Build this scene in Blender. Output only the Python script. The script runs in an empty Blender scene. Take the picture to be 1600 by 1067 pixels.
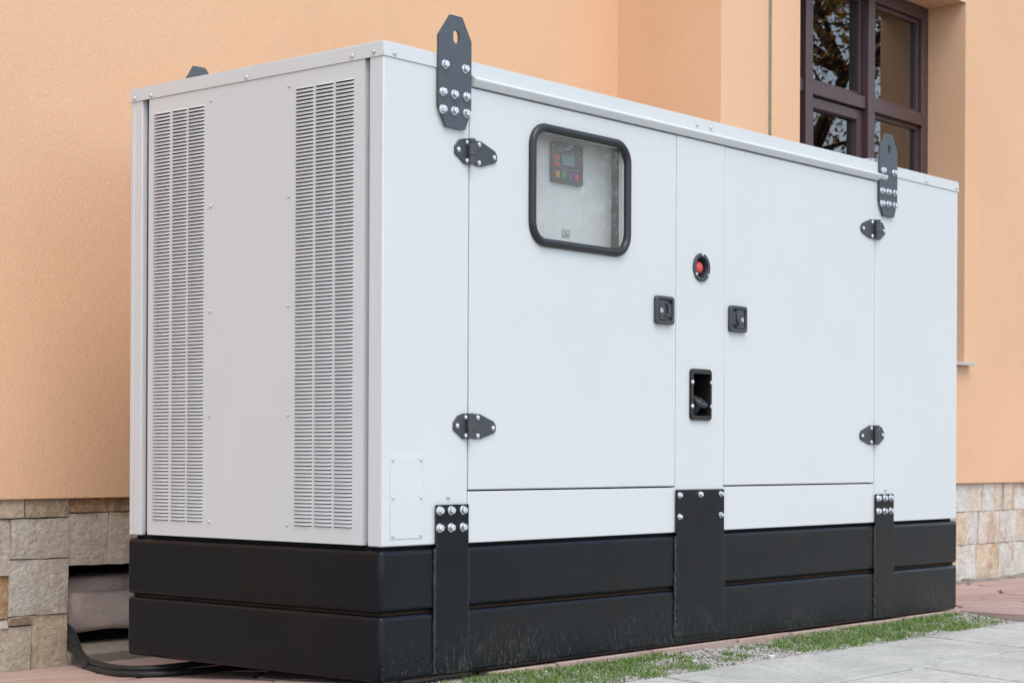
import bpy, bmesh, math, random
from mathutils import Vector, Matrix
R = math.radians
rnd = random.Random(7)
sc = bpy.context.scene
COL = sc.collection

# ------------------------------------------------------------------ camera, world, sun, exposure
cam_d = bpy.data.cameras.new('camera'); cam = bpy.data.objects.new('camera', cam_d); COL.objects.link(cam)
cam_d.sensor_width = 36.0; cam_d.lens = 65.15; cam_d.shift_y = 0.1093
cam_d.clip_start = 0.05; cam_d.clip_end = 2000
YAW, ROLL = 0.8671, 0.0048725
_r = Vector((math.cos(YAW), -math.sin(YAW), 0)); _f = Vector((math.sin(YAW), math.cos(YAW), 0)); _u = Vector((0, 0, 1))
_r2 = math.cos(ROLL)*_r + math.sin(ROLL)*_u; _u2 = -math.sin(ROLL)*_r + math.cos(ROLL)*_u
M3 = Matrix((_r2, _u2, -_f)).transposed()
cam.matrix_world = Matrix.Translation((-3.7166, -3.6321, 0.6459)) @ M3.to_4x4()
sc.camera = cam
cam_d.dof.use_dof = True; cam_d.dof.focus_distance = 6.2; cam_d.dof.aperture_fstop = 7.1

SUN_EL, SUN_AZ = R(58), R(208)          # azimuth measured clockwise from +y
world = bpy.data.worlds.new('World'); sc.world = world; world.use_nodes = True
wn = world.node_tree.nodes; wl = world.node_tree.links
bg = wn['Background']
sky = wn.new('ShaderNodeTexSky'); sky.sky_type = 'NISHITA'; sky.sun_disc = False
sky.sun_elevation = SUN_EL; sky.sun_rotation = SUN_AZ
sky.air_density = 1.0; sky.dust_density = 1.0; sky.ozone_density = 1.0
hs = wn.new('ShaderNodeHueSaturation'); hs.inputs['Saturation'].default_value = 0.62
wl.new(sky.outputs['Color'], hs.inputs['Color']); wl.new(hs.outputs['Color'], bg.inputs['Color'])
bg.inputs['Strength'].default_value = 0.15
sun_d = bpy.data.lights.new('sun', 'SUN'); sun = bpy.data.objects.new('sun', sun_d); COL.objects.link(sun)
sun_d.energy = 0.85; sun_d.angle = R(40); sun_d.color = (1.0, 0.88, 0.74)
sd = Vector((math.sin(SUN_AZ)*math.cos(SUN_EL), math.cos(SUN_AZ)*math.cos(SUN_EL), math.sin(SUN_EL)))
sun.rotation_euler = sd.to_track_quat('Z', 'Y').to_euler()
sun.location = sd*30
sc.view_settings.view_transform = 'Standard'; sc.view_settings.look = 'None'
sc.view_settings.gamma = 1; sc.view_settings.use_curve_mapping = False
sc.view_settings.exposure = 1.03
try:
    sc.cycles.max_bounces = 8; sc.cycles.transparent_max_bounces = 8
    sc.cycles.caustics_reflective = False; sc.cycles.caustics_refractive = False
except Exception:
    pass

# ------------------------------------------------------------------ materials
class MT:
    def __init__(s, name, color, rough=0.5, metal=0.0, spec=0.5):
        s.m = bpy.data.materials.new(name); s.m.use_nodes = True
        s.n = s.m.node_tree.nodes; s.l = s.m.node_tree.links
        s.b = s.n['Principled BSDF']
        s.b.inputs['Base Color'].default_value = (*color, 1); s.b.inputs['Roughness'].default_value = rough
        s.b.inputs['Metallic'].default_value = metal; s.b.inputs['Specular IOR Level'].default_value = spec
        s.color = None; s.c0 = color
        s._pos = None
    def new(s, t, **k):
        n = s.n.new(t)
        for a, v in k.items(): setattr(n, a, v)
        return n
    def pos(s):                                   # object-space position
        if s._pos is None: s._pos = s.new('ShaderNodeTexCoord').outputs['Object']
        return s._pos
    def wpos(s): return s.new('ShaderNodeNewGeometry').outputs['Position']
    def mapped(s, scale, src=None, rot=(0,0,0), offs=True):
        mp = s.new('ShaderNodeMapping'); mp.inputs['Scale'].default_value = scale; mp.inputs['Rotation'].default_value = rot
        s.l.new(src or s.wpos(), mp.inputs['Vector']); return mp.outputs['Vector']
    def noise(s, scale, detail=4, rough=0.55, vec=None, dist=0.0):
        t = s.new('ShaderNodeTexNoise'); t.inputs['Scale'].default_value = scale; t.inputs['Detail'].default_value = detail
        t.inputs['Roughness'].default_value = rough; t.inputs['Distortion'].default_value = dist
        s.l.new(vec if vec is not None else s.wpos(), t.inputs['Vector']); return t.outputs['Fac']
    def ramp(s, fac, stops):
        r = s.new('ShaderNodeValToRGB'); e = r.color_ramp.elements
        while len(e) < len(stops): e.new(0.5)
        for q, (p, c) in zip(e, stops): q.position = p; q.color = (*c, 1) if len(c) == 3 else c
        s.l.new(fac, r.inputs['Fac']); return r.outputs['Color']
    def rng(s, fac, a, b, c=0.0, d=1.0):
        r = s.new('ShaderNodeMapRange'); r.clamp = True
        for i, v in zip(('From Min', 'From Max', 'To Min', 'To Max'), (a, b, c, d)): r.inputs[i].default_value = v
        s.l.new(fac, r.inputs['Value']); return r.outputs['Result']
    def math(s, op, a, b=0.5):
        n = s.new('ShaderNodeMath', operation=op)
        for i, v in enumerate((a, b)):
            if isinstance(v, (int, float)): n.inputs[i].default_value = v
            else: s.l.new(v, n.inputs[i])
        return n.outputs[0]
    def mix(s, fac, a, b, mode='MIX'):
        n = s.new('ShaderNodeMix', data_type='RGBA', blend_type=mode)
        for k, v in ((0, fac), (6, a), (7, b)):
            if isinstance(v, tuple): n.inputs[k].default_value = (*v, 1)
            elif isinstance(v, (int, float)): n.inputs[k].default_value = v
            else: s.l.new(v, n.inputs[k])
        return n.outputs[2]
    def sep(s, v):
        n = s.new('ShaderNodeSeparateXYZ'); s.l.new(v, n.inputs[0]); return n.outputs
    def ocolor(s): return s.new('ShaderNodeObjectInfo').outputs['Color']
    def orand(s): return s.new('ShaderNodeObjectInfo').outputs['Random']
    def setc(s, c): s.l.new(c, s.b.inputs['Base Color']); return s
    def setr(s, r): s.l.new(r, s.b.inputs['Roughness']); return s
    def bump(s, h, strength=0.3, dist=0.002, prev=None):
        n = s.new('ShaderNodeBump'); n.inputs['Strength'].default_value = strength; n.inputs['Distance'].default_value = dist
        s.l.new(h, n.inputs['Height'])
        if prev is not None: s.l.new(prev, n.inputs['Normal'])
        s.l.new(n.outputs['Normal'], s.b.inputs['Normal']); return n.outputs['Normal']

def paint_white():
    t = MT('white_paint', (0.66, 0.685, 0.715), 0.40)
    n1 = t.noise(1.7, 3); st = t.noise(1.0, 3, vec=t.mapped((70, 70, 1.3)))
    c = t.mix(t.rng(n1, .3, .7), (0.597, 0.626, 0.631), (0.618, 0.645, 0.648))
    c = t.mix(t.math('MULTIPLY', t.rng(st, .55, .80, 0, .22), t.rng(n1, .45, .62)), c, (0.46, 0.47, 0.46))
    d = t.noise(90, 2); c = t.mix(t.rng(d, .69, .78, 0, .30), c, (0.42, 0.40, 0.36))
    t.setc(c); t.setr(t.rng(t.noise(6, 4), .3, .7, .28, .42))
    t.bump(t.noise(420, 2), 0.05, 0.001, t.bump(t.noise(2.2, 1), 0.22, 0.012)); return t.m
def paint_black():
    t = MT('black_paint', (0.008, 0.0095, 0.011), 0.27, spec=.30)
    p = t.sep(t.wpos()); n1 = t.noise(3.0, 4)
    c = t.mix(t.rng(n1, .50, .72, 0, .7), (0.0018, 0.0042, 0.0078), (0.0045, 0.0040, 0.0036))
    st = t.noise(1.0, 4, .7, vec=t.mapped((240, 240, 22)))
    pa = t.noise(2.6, 2)
    low = t.math('MULTIPLY', t.rng(p[2], .0, .17, 1, 0), t.rng(p[1], .0, .006, 1, .08))
    f = t.math('MULTIPLY', t.math('MULTIPLY', t.rng(st, .52, .72), t.rng(pa, .40, .62)), low)
    c = t.mix(t.math('MULTIPLY', f, .55), c, (0.30, 0.28, 0.25))
    sp = t.noise(140, 2); c = t.mix(t.math('MULTIPLY', t.rng(sp, .66, .75), t.math('MULTIPLY', low, .6)), c, (0.32, 0.27, 0.21))
    t.setc(c); t.setr(t.rng(t.noise(5, 4), .3, .75, .25, .40))
    t.bump(t.noise(300, 2), 0.06, 0.001, t.bump(t.noise(3, 2), 0.12, 0.01)); return t.m
def plaster():
    t = MT('orange_plaster', (0.66, 0.44, 0.275), 0.9, spec=0.2)
    w = t.wpos()
    a = t.noise(1.0, 3, .6, vec=t.mapped((230, 230, 60), w), dist=.5)
    b = t.noise(1.0, 2, .6, vec=t.mapped((150, 150, 110), w))
    big = t.noise(.9, 4)
    c = t.mix(t.rng(big, .3, .7), (0.718, 0.452, 0.276), (0.762, 0.492, 0.308))
    c = t.mix(t.rng(a, .57, .75, 0, .38), c, (0.60, 0.35, 0.19))
    dm = t.noise(1.0, 5, .65, vec=t.mapped((2.2, 2.2, .7), w)); c = t.mix(t.rng(dm, .54, .72, 0, .22), c, (0.58, 0.36, 0.22)); sp = t.noise(30, 3); c = t.mix(t.rng(sp, .73, .80, 0, .35), c, (0.36, 0.22, 0.13))
    t.setc(c)
    h = t.math('ADD', t.rng(a, .35, .68), t.math('MULTIPLY', b, .7))
    t.bump(h, 0.48, 0.0024); return t.m
def stone():
    t = MT('slate_cladding', (0.35, 0.31, 0.26), 0.85, spec=0.25)
    oc = t.ocolor(); rn = t.orand()
    w = t.wpos(); off = t.new('ShaderNodeVectorMath', operation='ADD'); t.l.new(w, off.inputs[0])
    cb = t.new('ShaderNodeCombineXYZ'); sh = t.math('MULTIPLY', rn, 37.0)
    for i in range(3): t.l.new(sh, cb.inputs[i])
    t.l.new(cb.outputs[0], off.inputs[1]); v = off.outputs[0]
    n1 = t.noise(9, 6, .65, vec=v, dist=.3); n2 = t.noise(46, 7, .72, vec=v, dist=.25)
    rot = t.mapped((4.5, 4.5, 2.6), v, rot=(0, .7, 0)); n3 = t.noise(1.0, 7, .68, vec=rot, dist=.9)
    c = t.mix(t.rng(n1, .42, .60), oc, t.mix(.5, oc, (0.50, 0.42, 0.31)))
    c = t.mix(t.rng(n3, .53, .61, 0, .8), c, t.mix(.68, oc, (0.40, 0.19, 0.06)))
    c = t.mix(t.rng(n2, .54, .68, 0, .42), c, t.mix(.40, oc, (0.07, 0.055, 0.04)))
    c = t.mix(t.rng(t.noise(30, 6, .7, vec=v, dist=.4), .48, .62, 0, .5), c, t.mix(.6, oc, (0.88, 0.84, 0.76)))
    t.setc(c)
    t.bump(t.math('ADD', t.math('ADD', n2, n1), t.math('MULTIPLY', n3, .8)), 1.0, 0.016); return t.m
def concrete():
    t = MT('ribbed_concrete', (0.42, 0.42, 0.41), 0.85, spec=0.25)
    oc = t.ocolor(); n1 = t.noise(2.4, 6, .65); n2 = t.noise(45, 4)
    c = t.mix(t.rng(n1, .40, .62), oc, t.mix(.55, oc, (0.32, 0.33, 0.29)))
    c = t.mix(t.rng(n2, .50, .68, 0, .45), c, (0.22, 0.21, 0.19))
    wv = t.new('ShaderNodeTexWave'); wv.wave_type = 'BANDS'; wv.bands_direction = 'X'
    wv.inputs['Scale'].default_value = 20; wv.inputs['Distortion'].default_value = .5
    t.l.new(t.mapped((1, -.3, 0)), wv.inputs['Vector'])
    c = t.mix(t.rng(wv.outputs['Fac'], .0, .45, .40, 0), c, (0.25, 0.26, 0.235))
    t.setc(c); t.bump(t.math('ADD', wv.outputs['Fac'], t.math('MULTIPLY', n2, .8)), .45, .0025); return t.m
def red_stone():
    t = MT('red_flagstone', (0.36, 0.24, 0.20), 0.8, spec=0.3)
    oc = t.ocolor(); n1 = t.noise(5, 6, .65, dist=.5); n2 = t.noise(60, 4)
    c = t.mix(t.rng(n1, .35, .7), oc, t.mix(.6, oc, (0.46, 0.36, 0.32)))
    c = t.mix(t.rng(n2, .55, .75, 0, .4), c, (0.20, 0.13, 0.11))
    t.setc(c); t.bump(t.math('ADD', n1, n2), .5, .004); return t.m
def mottled(name, c1, c2, scale, rough=.85, bs=.5, bd=.004, spec=.3, c3=None, metal=0):
    t = MT(name, c1, rough, metal, spec); n = t.noise(scale, 6, .65)
    c = t.mix(t.rng(n, .3, .7), c1, c2); n2 = t.noise(scale*9, 3)
    if c3: c = t.mix(t.rng(n2, .55, .72, 0, .6), c, c3)
    t.setc(c); t.bump(t.math('ADD', n, n2), bs, bd); return t.m
def tinted(name, rough=.6, amt=.25, scale=20, bs=.2, spec=.5, metal=0):
    t = MT(name, (.5, .5, .5), rough, metal, spec); oc = t.ocolor()
    c = t.mix(t.rng(t.noise(scale, 4), .3, .75, 0, amt), oc, t.mix(1.0, oc, (.45, .42, .40), 'MULTIPLY'))
    t.setc(c); t.bump(t.noise(scale*8, 3), bs, .001); return t.m
def glass(name, tint, boost=1.0, ior=1.52, waviness=0.0, haze=0.0):
    m = bpy.data.materials.new(name); m.use_nodes = True; n = m.node_tree.nodes; l = m.node_tree.links
    n.remove(n['Principled BSDF']); out = n['Material Output']
    tr = n.new('ShaderNodeBsdfTransparent'); tr.inputs['Color'].default_value = (*tint, 1)
    gl = n.new('ShaderNodeBsdfGlossy'); gl.inputs['Roughness'].default_value = 0.0
    fr = n.new('ShaderNodeFresnel'); fr.inputs['IOR'].default_value = ior
    mu = n.new('ShaderNodeMath'); mu.operation = 'MULTIPLY'; mu.use_clamp = True; mu.inputs[1].default_value = boost
    mx = n.new('ShaderNodeMixShader')
    gf = n.new('ShaderNodeNewGeometry'); iv = n.new('ShaderNodeMath'); iv.operation = 'SUBTRACT'; iv.inputs[0].default_value = 1
    ff = n.new('ShaderNodeMath'); ff.operation = 'MULTIPLY'
    l.new(gf.outputs['Backfacing'], iv.inputs[1]); l.new(fr.outputs[0], mu.inputs[0]); l.new(mu.outputs[0], ff.inputs[0]); l.new(iv.outputs[0], ff.inputs[1]); l.new(ff.outputs[0], mx.inputs[0]); l.new(tr.outputs[0], mx.inputs[1]); l.new(gl.outputs[0], mx.inputs[2])
    if waviness:
        ge = n.new('ShaderNodeNewGeometry'); t = n.new('ShaderNodeTexNoise'); t.inputs['Scale'].default_value = 2.2; t.inputs['Detail'].default_value = 1
        l.new(ge.outputs['Position'], t.inputs['Vector'])
        b = n.new('ShaderNodeBump'); b.inputs['Strength'].default_value = waviness; b.inputs['Distance'].default_value = .02
        l.new(t.outputs['Fac'], b.inputs['Height']); l.new(b.outputs[0], gl.inputs['Normal'])
    last = mx
    if haze:  # pale diffuse film mixed in to lift brightness, standing in for reflected light
        df = n.new('ShaderNodeBsdfDiffuse'); df.inputs['Color'].default_value = (.62, .60, .56, 1)
        m2 = n.new('ShaderNodeMixShader'); m2.inputs[0].default_value = haze
        l.new(mx.outputs[0], m2.inputs[1]); l.new(df.outputs[0], m2.inputs[2]); last = m2
    l.new(last.outputs[0], out.inputs['Surface']); return m
def leafmat(name, stops):
    t = MT(name, (.1, .1, .03), .6, spec=.3)
    att = t.new('ShaderNodeAttribute'); att.attribute_name = 'tone'; att.attribute_type = 'GEOMETRY'
    c = t.ramp(att.outputs['Fac'], stops); t.setc(c)
    tr = t.new('ShaderNodeBsdfTranslucent'); t.l.new(c, tr.inputs['Color'])
    mx = t.new('ShaderNodeMixShader'); mx.inputs[0].default_value = .5
    out = t.n['Material Output']; t.l.new(t.b.outputs[0], mx.inputs[1]); t.l.new(tr.outputs[0], mx.inputs[2]); t.l.new(mx.outputs[0], out.inputs['Surface'])
    return t.m

M = dict(
    white=paint_white(), black=paint_black(), plaster=plaster(), stone=stone(), concrete=concrete(), red=red_stone(),
    zinc=mottled('zinc_bolt', (.78, .82, .86), (.62, .66, .70), 60, .42, .05, .0005, .5, metal=.8),
    plastic=mottled('black_plastic', (.040, .047, .053), (.048, .056, .062), 30, .38, .15, .0006, .5),
    lug=mottled('lug_paint', (.058, .075, .089), (.072, .090, .103), 25, .45, .35, .0012, .5),
    rubber=mottled('rubber', (.014, .016, .019), (.022, .025, .028), 40, .40, .1, .0006, .5),
    gloss=mottled('gloss_black', (.010, .010, .011), (.014, .013, .013), 12, .16, .03, .0005, .3),
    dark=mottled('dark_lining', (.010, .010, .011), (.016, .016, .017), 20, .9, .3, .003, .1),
    rust=mottled('rusty_steel', (.006, .0055, .005), (.055, .026, .010), 5, .8, .4, .002, .3, (.012, .010, .008)),
    mortar=mottled('mortar', (.30, .27, .23), (.20, .18, .15), 18, .9, .6, .004, .2, (.36, .33, .28)),
    redmortar=mottled('paving_mortar', (.44, .36, .33), (.36, .28, .25), 14, .85, .6, .004, .25, (.28, .20, .18)),
    soil=mottled('gravel_soil', (.22, .20, .17), (.14, .13, .10), 14, .95, .9, .008, .2, (.34, .32, .30)),
    gravel=tinted('gravel', .8, .3, 40, .3, .3),
    ground=mottled('ground_asphalt', (.17, .17, .165), (.12, .12, .115), 3, .9, .4, .004, .3),
    frame=mottled('brown_window_frame', (.080, .045, .046), (.066, .038, .038), 30, .32, .08, .0008, .5),
    sillm=mottled('sill_metal', (.50, .50, .49), (.42, .42, .41), 10, .45, .05, .001, .5),
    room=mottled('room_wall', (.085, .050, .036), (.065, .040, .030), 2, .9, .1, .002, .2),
    cloth=mottled('mauve_cloth', (.50, .435, .40), (.40, .345, .32), 6, .9, .5, .006, .2, (.34, .29, .27)),
    cable=mottled('cable_sheath', (.013, .014, .016), (.022, .023, .026), 25, .5, .25, .0015, .4),
    sealant=mottled('joint_sealant', (.30, .25, .17), (.22, .18, .12), 30, .9, .5, .003, .2),
    bark=mottled('bark', (.075, .055, .042), (.045, .033, .026), 12, .95, .9, .01, .15),
    tint=tinted('tinted_plastic', .4, .1, 30, .02),
    inner=mottled('inner_panel_paint', (.80, .81, .80), (.76, .77, .76), 4, .4, .04, .001, .4),
    bead=mottled('weld_bead', (.020, .020, .021), (.035, .033, .031), 60, .5, .6, .002, .4),
    glass_win=glass('window_glass', (.72, .78, .76), 2.8, 1.52, .02),
    glass_door=glass('door_glass', (.93, .95, .95), 1.0, 1.5, .0, .10),
)
M['screen'] = None
M['leaf_autumn'] = leafmat('autumn_leaves', [(0, (.09, .05, .018)), (.35, (.26, .10, .03)), (.6, (.45, .19, .05)), (.8, (.30, .26, .05)), (1, (.50, .40, .08))])
M['leaf_green'] = leafmat('green_leaves', [(0, (.025, .04, .012)), (.5, (.06, .085, .02)), (1, (.15, .16, .03))])
M['grass'] = leafmat('grass_blades', [(0, (.09, .16, .04)), (.4, (.20, .33, .09)), (.75, (.32, .43, .16)), (.92, (.44, .47, .26)), (1, (.50, .42, .26))])

# ------------------------------------------------------------------ mesh builder
WLOC = {}
class MB:
    def __init__(s): s.v = []; s.f = []; s.mi = []; s.cur = 0
    def quad(s, *pts):
        b = len(s.v); s.v += [tuple(p) for p in pts]; s.f.append(tuple(range(b, b+len(pts)))); s.mi.append(s.cur); return s
    def box(s, x0, x1, y0, y1, z0, z1):
        b = len(s.v); s.v += [(x, y, z) for z in (z0, z1) for y in (y0, y1) for x in (x0, x1)]
        for q in ((0,2,3,1),(4,5,7,6),(0,1,5,4),(2,6,7,3),(0,4,6,2),(1,3,7,5)): s.f.append(tuple(b+i for i in q)); s.mi.append(s.cur)
        return s
    def prism(s, poly, d0, d1, axis='y'):           # poly in the plane across axis; 'y': (x,z), 'x': (y,z), 'z': (x,y)
        if axis == 'y': mk = lambda p, d: (p[0], d, p[1])
        elif axis == 'x': mk = lambda p, d: (d, p[0], p[1])
        else: mk = lambda p, d: (p[0], p[1], d)
        n = len(poly); b = len(s.v)
        s.v += [mk(p, d0) for p in poly] + [mk(p, d1) for p in poly]
        s.f.append(tuple(b+i for i in range(n))); s.mi.append(s.cur)
        s.f.append(tuple(b+n+i for i in reversed(range(n)))); s.mi.append(s.cur)
        for i in range(n):
            j = (i+1) % n; s.f.append((b+i, b+n+i, b+n+j, b+j)); s.mi.append(s.cur)
        return s
    def ring(s, outer, inner, d0, d1, axis='y'):    # two loops with the same count, a plate with a hole
        if axis == 'y': mk = lambda p, d: (p[0], d, p[1])
        elif axis == 'x': mk = lambda p, d: (d, p[0], p[1])
        else: mk = lambda p, d: (p[0], p[1], d)
        n = len(outer); b = len(s.v)
        for loop in (outer, inner):
            for d in (d0, d1): s.v += [mk(p, d) for p in loop]
        o0, o1, i0, i1 = b, b+n, b+2*n, b+3*n
        for i in range(n):
            j = (i+1) % n
            for q in ((o0+i, o0+j, i0+j, i0+i), (o1+j, o1+i, i1+i, i1+j), (o0+j, o0+i, o1+i, o1+j), (i0+i, i0+j, i1+j, i1+i)):
                s.f.append(q); s.mi.append(s.cur)
        return s
    def cyl(s, c, r0, r1, h, n=16, axis='-y', rot=0.0):   # from c along axis by h
        A = {'-y': (Vector((1,0,0)), Vector((0,0,1)), Vector((0,-1,0))), '-x': (Vector((0,1,0)), Vector((0,0,1)), Vector((-1,0,0))), 'z': (Vector((1,0,0)), Vector((0,1,0)), Vector((0,0,1)))}
        a, b_, d = A[axis] if isinstance(axis, str) else axis
        c = Vector(c); bs = len(s.v)
        for r, k in ((r0, 0), (r1, h)):
            for i in range(n):
                t = 2*math.pi*i/n + rot; s.v.append(tuple(c + a*(r*math.cos(t)) + b_*(r*math.sin(t)) + d*k))
        s.f.append(tuple(bs+i for i in range(n))); s.mi.append(s.cur); s.f.append(tuple(bs+n+i for i in reversed(range(n)))); s.mi.append(s.cur)
        for i in range(n):
            j = (i+1) % n; s.f.append((bs+i, bs+n+i, bs+n+j, bs+j)); s.mi.append(s.cur)
        return s
    def dome(s, c, r, h, n=16, m=4):
        c = Vector(c)
        prev = None
        for k in range(m+1):
            t = math.pi/2*k/m; rr = r*math.cos(t); y = -h*math.sin(t)
            row = []
            for i in range(n):
                a = 2*math.pi*i/n; s.v.append((c.x+rr*math.cos(a), c.y+y, c.z+rr*math.sin(a))); row.append(len(s.v)-1)
            if prev:
                for i in range(n):
                    j = (i+1) % n; s.f.append((prev[i], row[i], row[j], prev[j])); s.mi.append(s.cur)
            prev = row
        return s
    def tube(s, pts, rad, n=10, closed=False, up=None):
        P = [Vector(p) for p in pts]; m = len(P); b = len(s.v); u = None
        for i, p in enumerate(P):
            if closed: d = (P[(i+1) % m]-P[i-1]).normalized()
            else: d = (P[min(i+1, m-1)]-P[max(i-1, 0)]).normalized()
            if u is None or up is not None:
                ref = Vector(up) if up is not None else (Vector((0,0,1)) if abs(d.z) < .9 else Vector((1,0,0)))
                u = d.cross(ref).normalized()
            else:
                u = (u - d*u.dot(d)).normalized()
            w = d.cross(u); r = rad[i] if isinstance(rad, (list, tuple)) else rad
            for k in range(n):
                a = 2*math.pi*k/n; s.v.append(tuple(p + u*(r*math.cos(a)) + w*(r*math.sin(a))))
        for i in range(m if closed else m-1):
            ii = (i+1) % m
            for k in range(n):
                kk = (k+1) % n; s.f.append((b+i*n+k, b+i*n+kk, b+ii*n+kk, b+ii*n+k)); s.mi.append(s.cur)
        if not closed:
            s.f.append(tuple(b+k for k in reversed(range(n)))); s.mi.append(s.cur); s.f.append(tuple(b+(m-1)*n+k for k in range(n))); s.mi.append(s.cur)
        return s
    def build(s, name, mats, parent=None, bevel=0, seg=2, smooth=True, recalc=True, origin=None, angle=35):
        if not isinstance(mats, (list, tuple)): mats = [mats]
        if origin is None:
            lo = [min(v[i] for v in s.v) for i in range(3)]; hi = [max(v[i] for v in s.v) for i in range(3)]
            origin = ((lo[0]+hi[0])/2, (lo[1]+hi[1])/2, lo[2])
        me = bpy.data.meshes.new(name)
        me.from_pydata([(v[0]-origin[0], v[1]-origin[1], v[2]-origin[2]) for v in s.v], [], s.f)
        for m in mats: me.materials.append(m)
        me.polygons.foreach_set('material_index', s.mi)
        if recalc:
            bm = bmesh.new(); bm.from_mesh(me); bmesh.ops.recalc_face_normals(bm, faces=bm.faces)
            bm.to_mesh(me); bm.free()
        if smooth:
            me.polygons.foreach_set('use_smooth', [True]*len(me.polygons))
            me.set_sharp_from_angle(angle=R(angle))
        o = bpy.data.objects.new(name, me); COL.objects.link(o)
        WLOC[o.name] = Vector(origin)
        if parent is not None:
            o.parent = parent; o.location = Vector(origin) - WLOC[parent.name]
        else: o.location = origin
        if bevel:
            md = o.modifiers.new('bevel', 'BEVEL'); md.width = bevel; md.segments = seg; md.limit_method = 'ANGLE'; md.angle_limit = R(40)
            md.harden_normals = False
        return o
def thing(name, label, cat, loc=(0,0,0), group=None):
    o = bpy.data.objects.new(name, None); COL.objects.link(o); o.location = loc; WLOC[o.name] = Vector(loc)
    o.empty_display_size = .1; o['label'] = label; o['category'] = cat
    if group: o['group'] = group
    return o
def tag(o, label, cat, group=None):
    o['label'] = label; o['category'] = cat
    if group: o['group'] = group
    return o
def struct(o, kind='structure'): o['kind'] = kind; return o
def dup(o, parent, wloc, scale=None, rot=None):
    c = o.copy(); COL.objects.link(c); c.parent = parent; c.location = Vector(wloc) - WLOC[parent.name]; WLOC[c.name] = Vector(wloc)
    if scale: c.scale = scale
    if rot: c.rotation_euler = rot
    return c
def rrect(x0, x1, z0, z1, r, n=6):
    pts = []
    for cx, cz, a0 in ((x1-r, z1-r, 0), (x0+r, z1-r, 90), (x0+r, z0+r, 180), (x1-r, z0+r, 270)):
        for k in range(n+1):
            a = R(a0+90*k/n); pts.append((cx+r*math.cos(a), cz+r*math.sin(a)))
    return pts

# ------------------------------------------------------------------ ground, paving, pavement
def gz(y): return -.005-.058*y
o = MB().quad((-600,-600,-.16),(600,-600,-.16),(600,600,-.16),(-600,600,-.16)).build('ground', M['ground'], smooth=False); struct(o)

# sloping bed of mortar under the red flagstones (front edge is the little red step beside the grass)
bed = MB()
def bedbox(x0, x1, y0, y1, drop=.012):
    zt0, zt1 = (gz(max(y0, 0)) if y0 < 0 else gz(y0))-drop, gz(y1)-drop
    b = len(bed.v)
    bed.v += [(x0,y0,-.15),(x1,y0,-.15),(x1,y1,-.15),(x0,y1,-.15),(x0,y0,zt0),(x1,y0,zt0),(x1,y1,zt1),(x0,y1,zt1)]
    for q in ((0,3,2,1),(4,5,6,7),(0,1,5,4),(1,2,6,5),(2,3,7,6),(3,0,4,7)): bed.f.append(tuple(b+i for i in q)); bed.mi.append(0)
bedbox(-4, .46, .06, 2.35); bedbox(.46, 3.5, -.010, 2.35); bedbox(3.5, 11, -.305, 2.35)
paving = struct(bed.build('paving', M['redmortar'], smooth=False))

def clip(poly, a, b, c):                       # keep a*x+b*y<=c
    out = []
    for i in range(len(poly)):
        p, q = poly[i], poly[(i+1) % len(poly)]
        dp, dq = a*p[0]+b*p[1]-c, a*q[0]+b*q[1]-c
        if dp <= 0: out.append(p)
        if dp*dq < 0:
            t = dp/(dp-dq); out.append((p[0]+(q[0]-p[0])*t, p[1]+(q[1]-p[1])*t))
    return out
def inset(poly, d):
    cx = sum(p[0] for p in poly)/len(poly); cy = sum(p[1] for p in poly)/len(poly); res = poly
    n = len(poly)
    for i in range(n):
        p, q = poly[i], poly[(i+1) % n]
        nx, ny = q[1]-p[1], -(q[0]-p[0]); L = math.hypot(nx, ny)
        if L < 1e-6: continue
        nx, ny = nx/L, ny/L
        if nx*(cx-p[0])+ny*(cy-p[1]) > 0: nx, ny = -nx, -ny
        res = clip(res, nx, ny, nx*p[0]+ny*p[1]-d)
    return res
def area(p): return .5*abs(sum(p[i][0]*p[(i+1)%len(p)][1]-p[(i+1)%len(p)][0]*p[i][1] for i in range(len(p))))
def flag(poly, tint, th=.03):
    poly = inset(poly, .009)
    if len(poly) < 3 or area(poly) < .006: return
    if sum(poly[i][0]*poly[(i+1)%len(poly)][1]-poly[(i+1)%len(poly)][0]*poly[i][1] for i in range(len(poly))) < 0: poly = poly[::-1]
    m = MB(); n = len(poly); j = rnd.uniform(-.0015, .002)
    m.v = [(x, y, gz(max(y, 0))-th) for x, y in poly] + [(x, y, gz(max(y, 0))+j) for x, y in poly]
    m.f = [tuple(reversed(range(n))), tuple(range(n, 2*n))] + [(i, (i+1)%n, n+(i+1)%n, n+i) for i in range(n)]
    m.mi = [0]*len(m.f)
    o = m.build('flagstone', M['red'], paving, bevel=.004, seg=1); o.color = (*tint, 1)
def voronoi(rects, seeds):
    for i, (sx, sy) in enumerate(seeds):
        k = rnd.random(); tint = (.33+.10*k, .235+.07*k, .21+.065*k)
        for (x0, x1, y0, y1) in rects:
            poly = [(x0,y0),(x1,y0),(x1,y1),(x0,y1)]
            for j, (qx, qy) in enumerate(seeds):
                if i == j or abs(qx-sx) > 1.6: continue
                a, b = qx-sx, qy-sy; poly = clip(poly, a, b, (qx*qx+qy*qy-sx*sx-sy*sy)/2)
                if len(poly) < 3: break
            if len(poly) >= 3: flag(poly, tint)
seeds = []
for ix in range(16):
    for iy in range(6):
        seeds.append((3.7+ix*.47+(.24 if iy % 2 else 0)+rnd.uniform(-.17,.17), -.18+iy*.30+rnd.uniform(-.09,.09)))
voronoi([(3.5, 10.5, -.305, 1.19)], seeds)
seeds = [(-2.6+ix*.52+(.26 if iy % 2 else 0)+rnd.uniform(-.15,.15), .2+iy*.36+rnd.uniform(-.1,.1)) for ix in range(9) for iy in range(5)]
voronoi([(-2.8, .8, .07, 1.79)], seeds)
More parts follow.
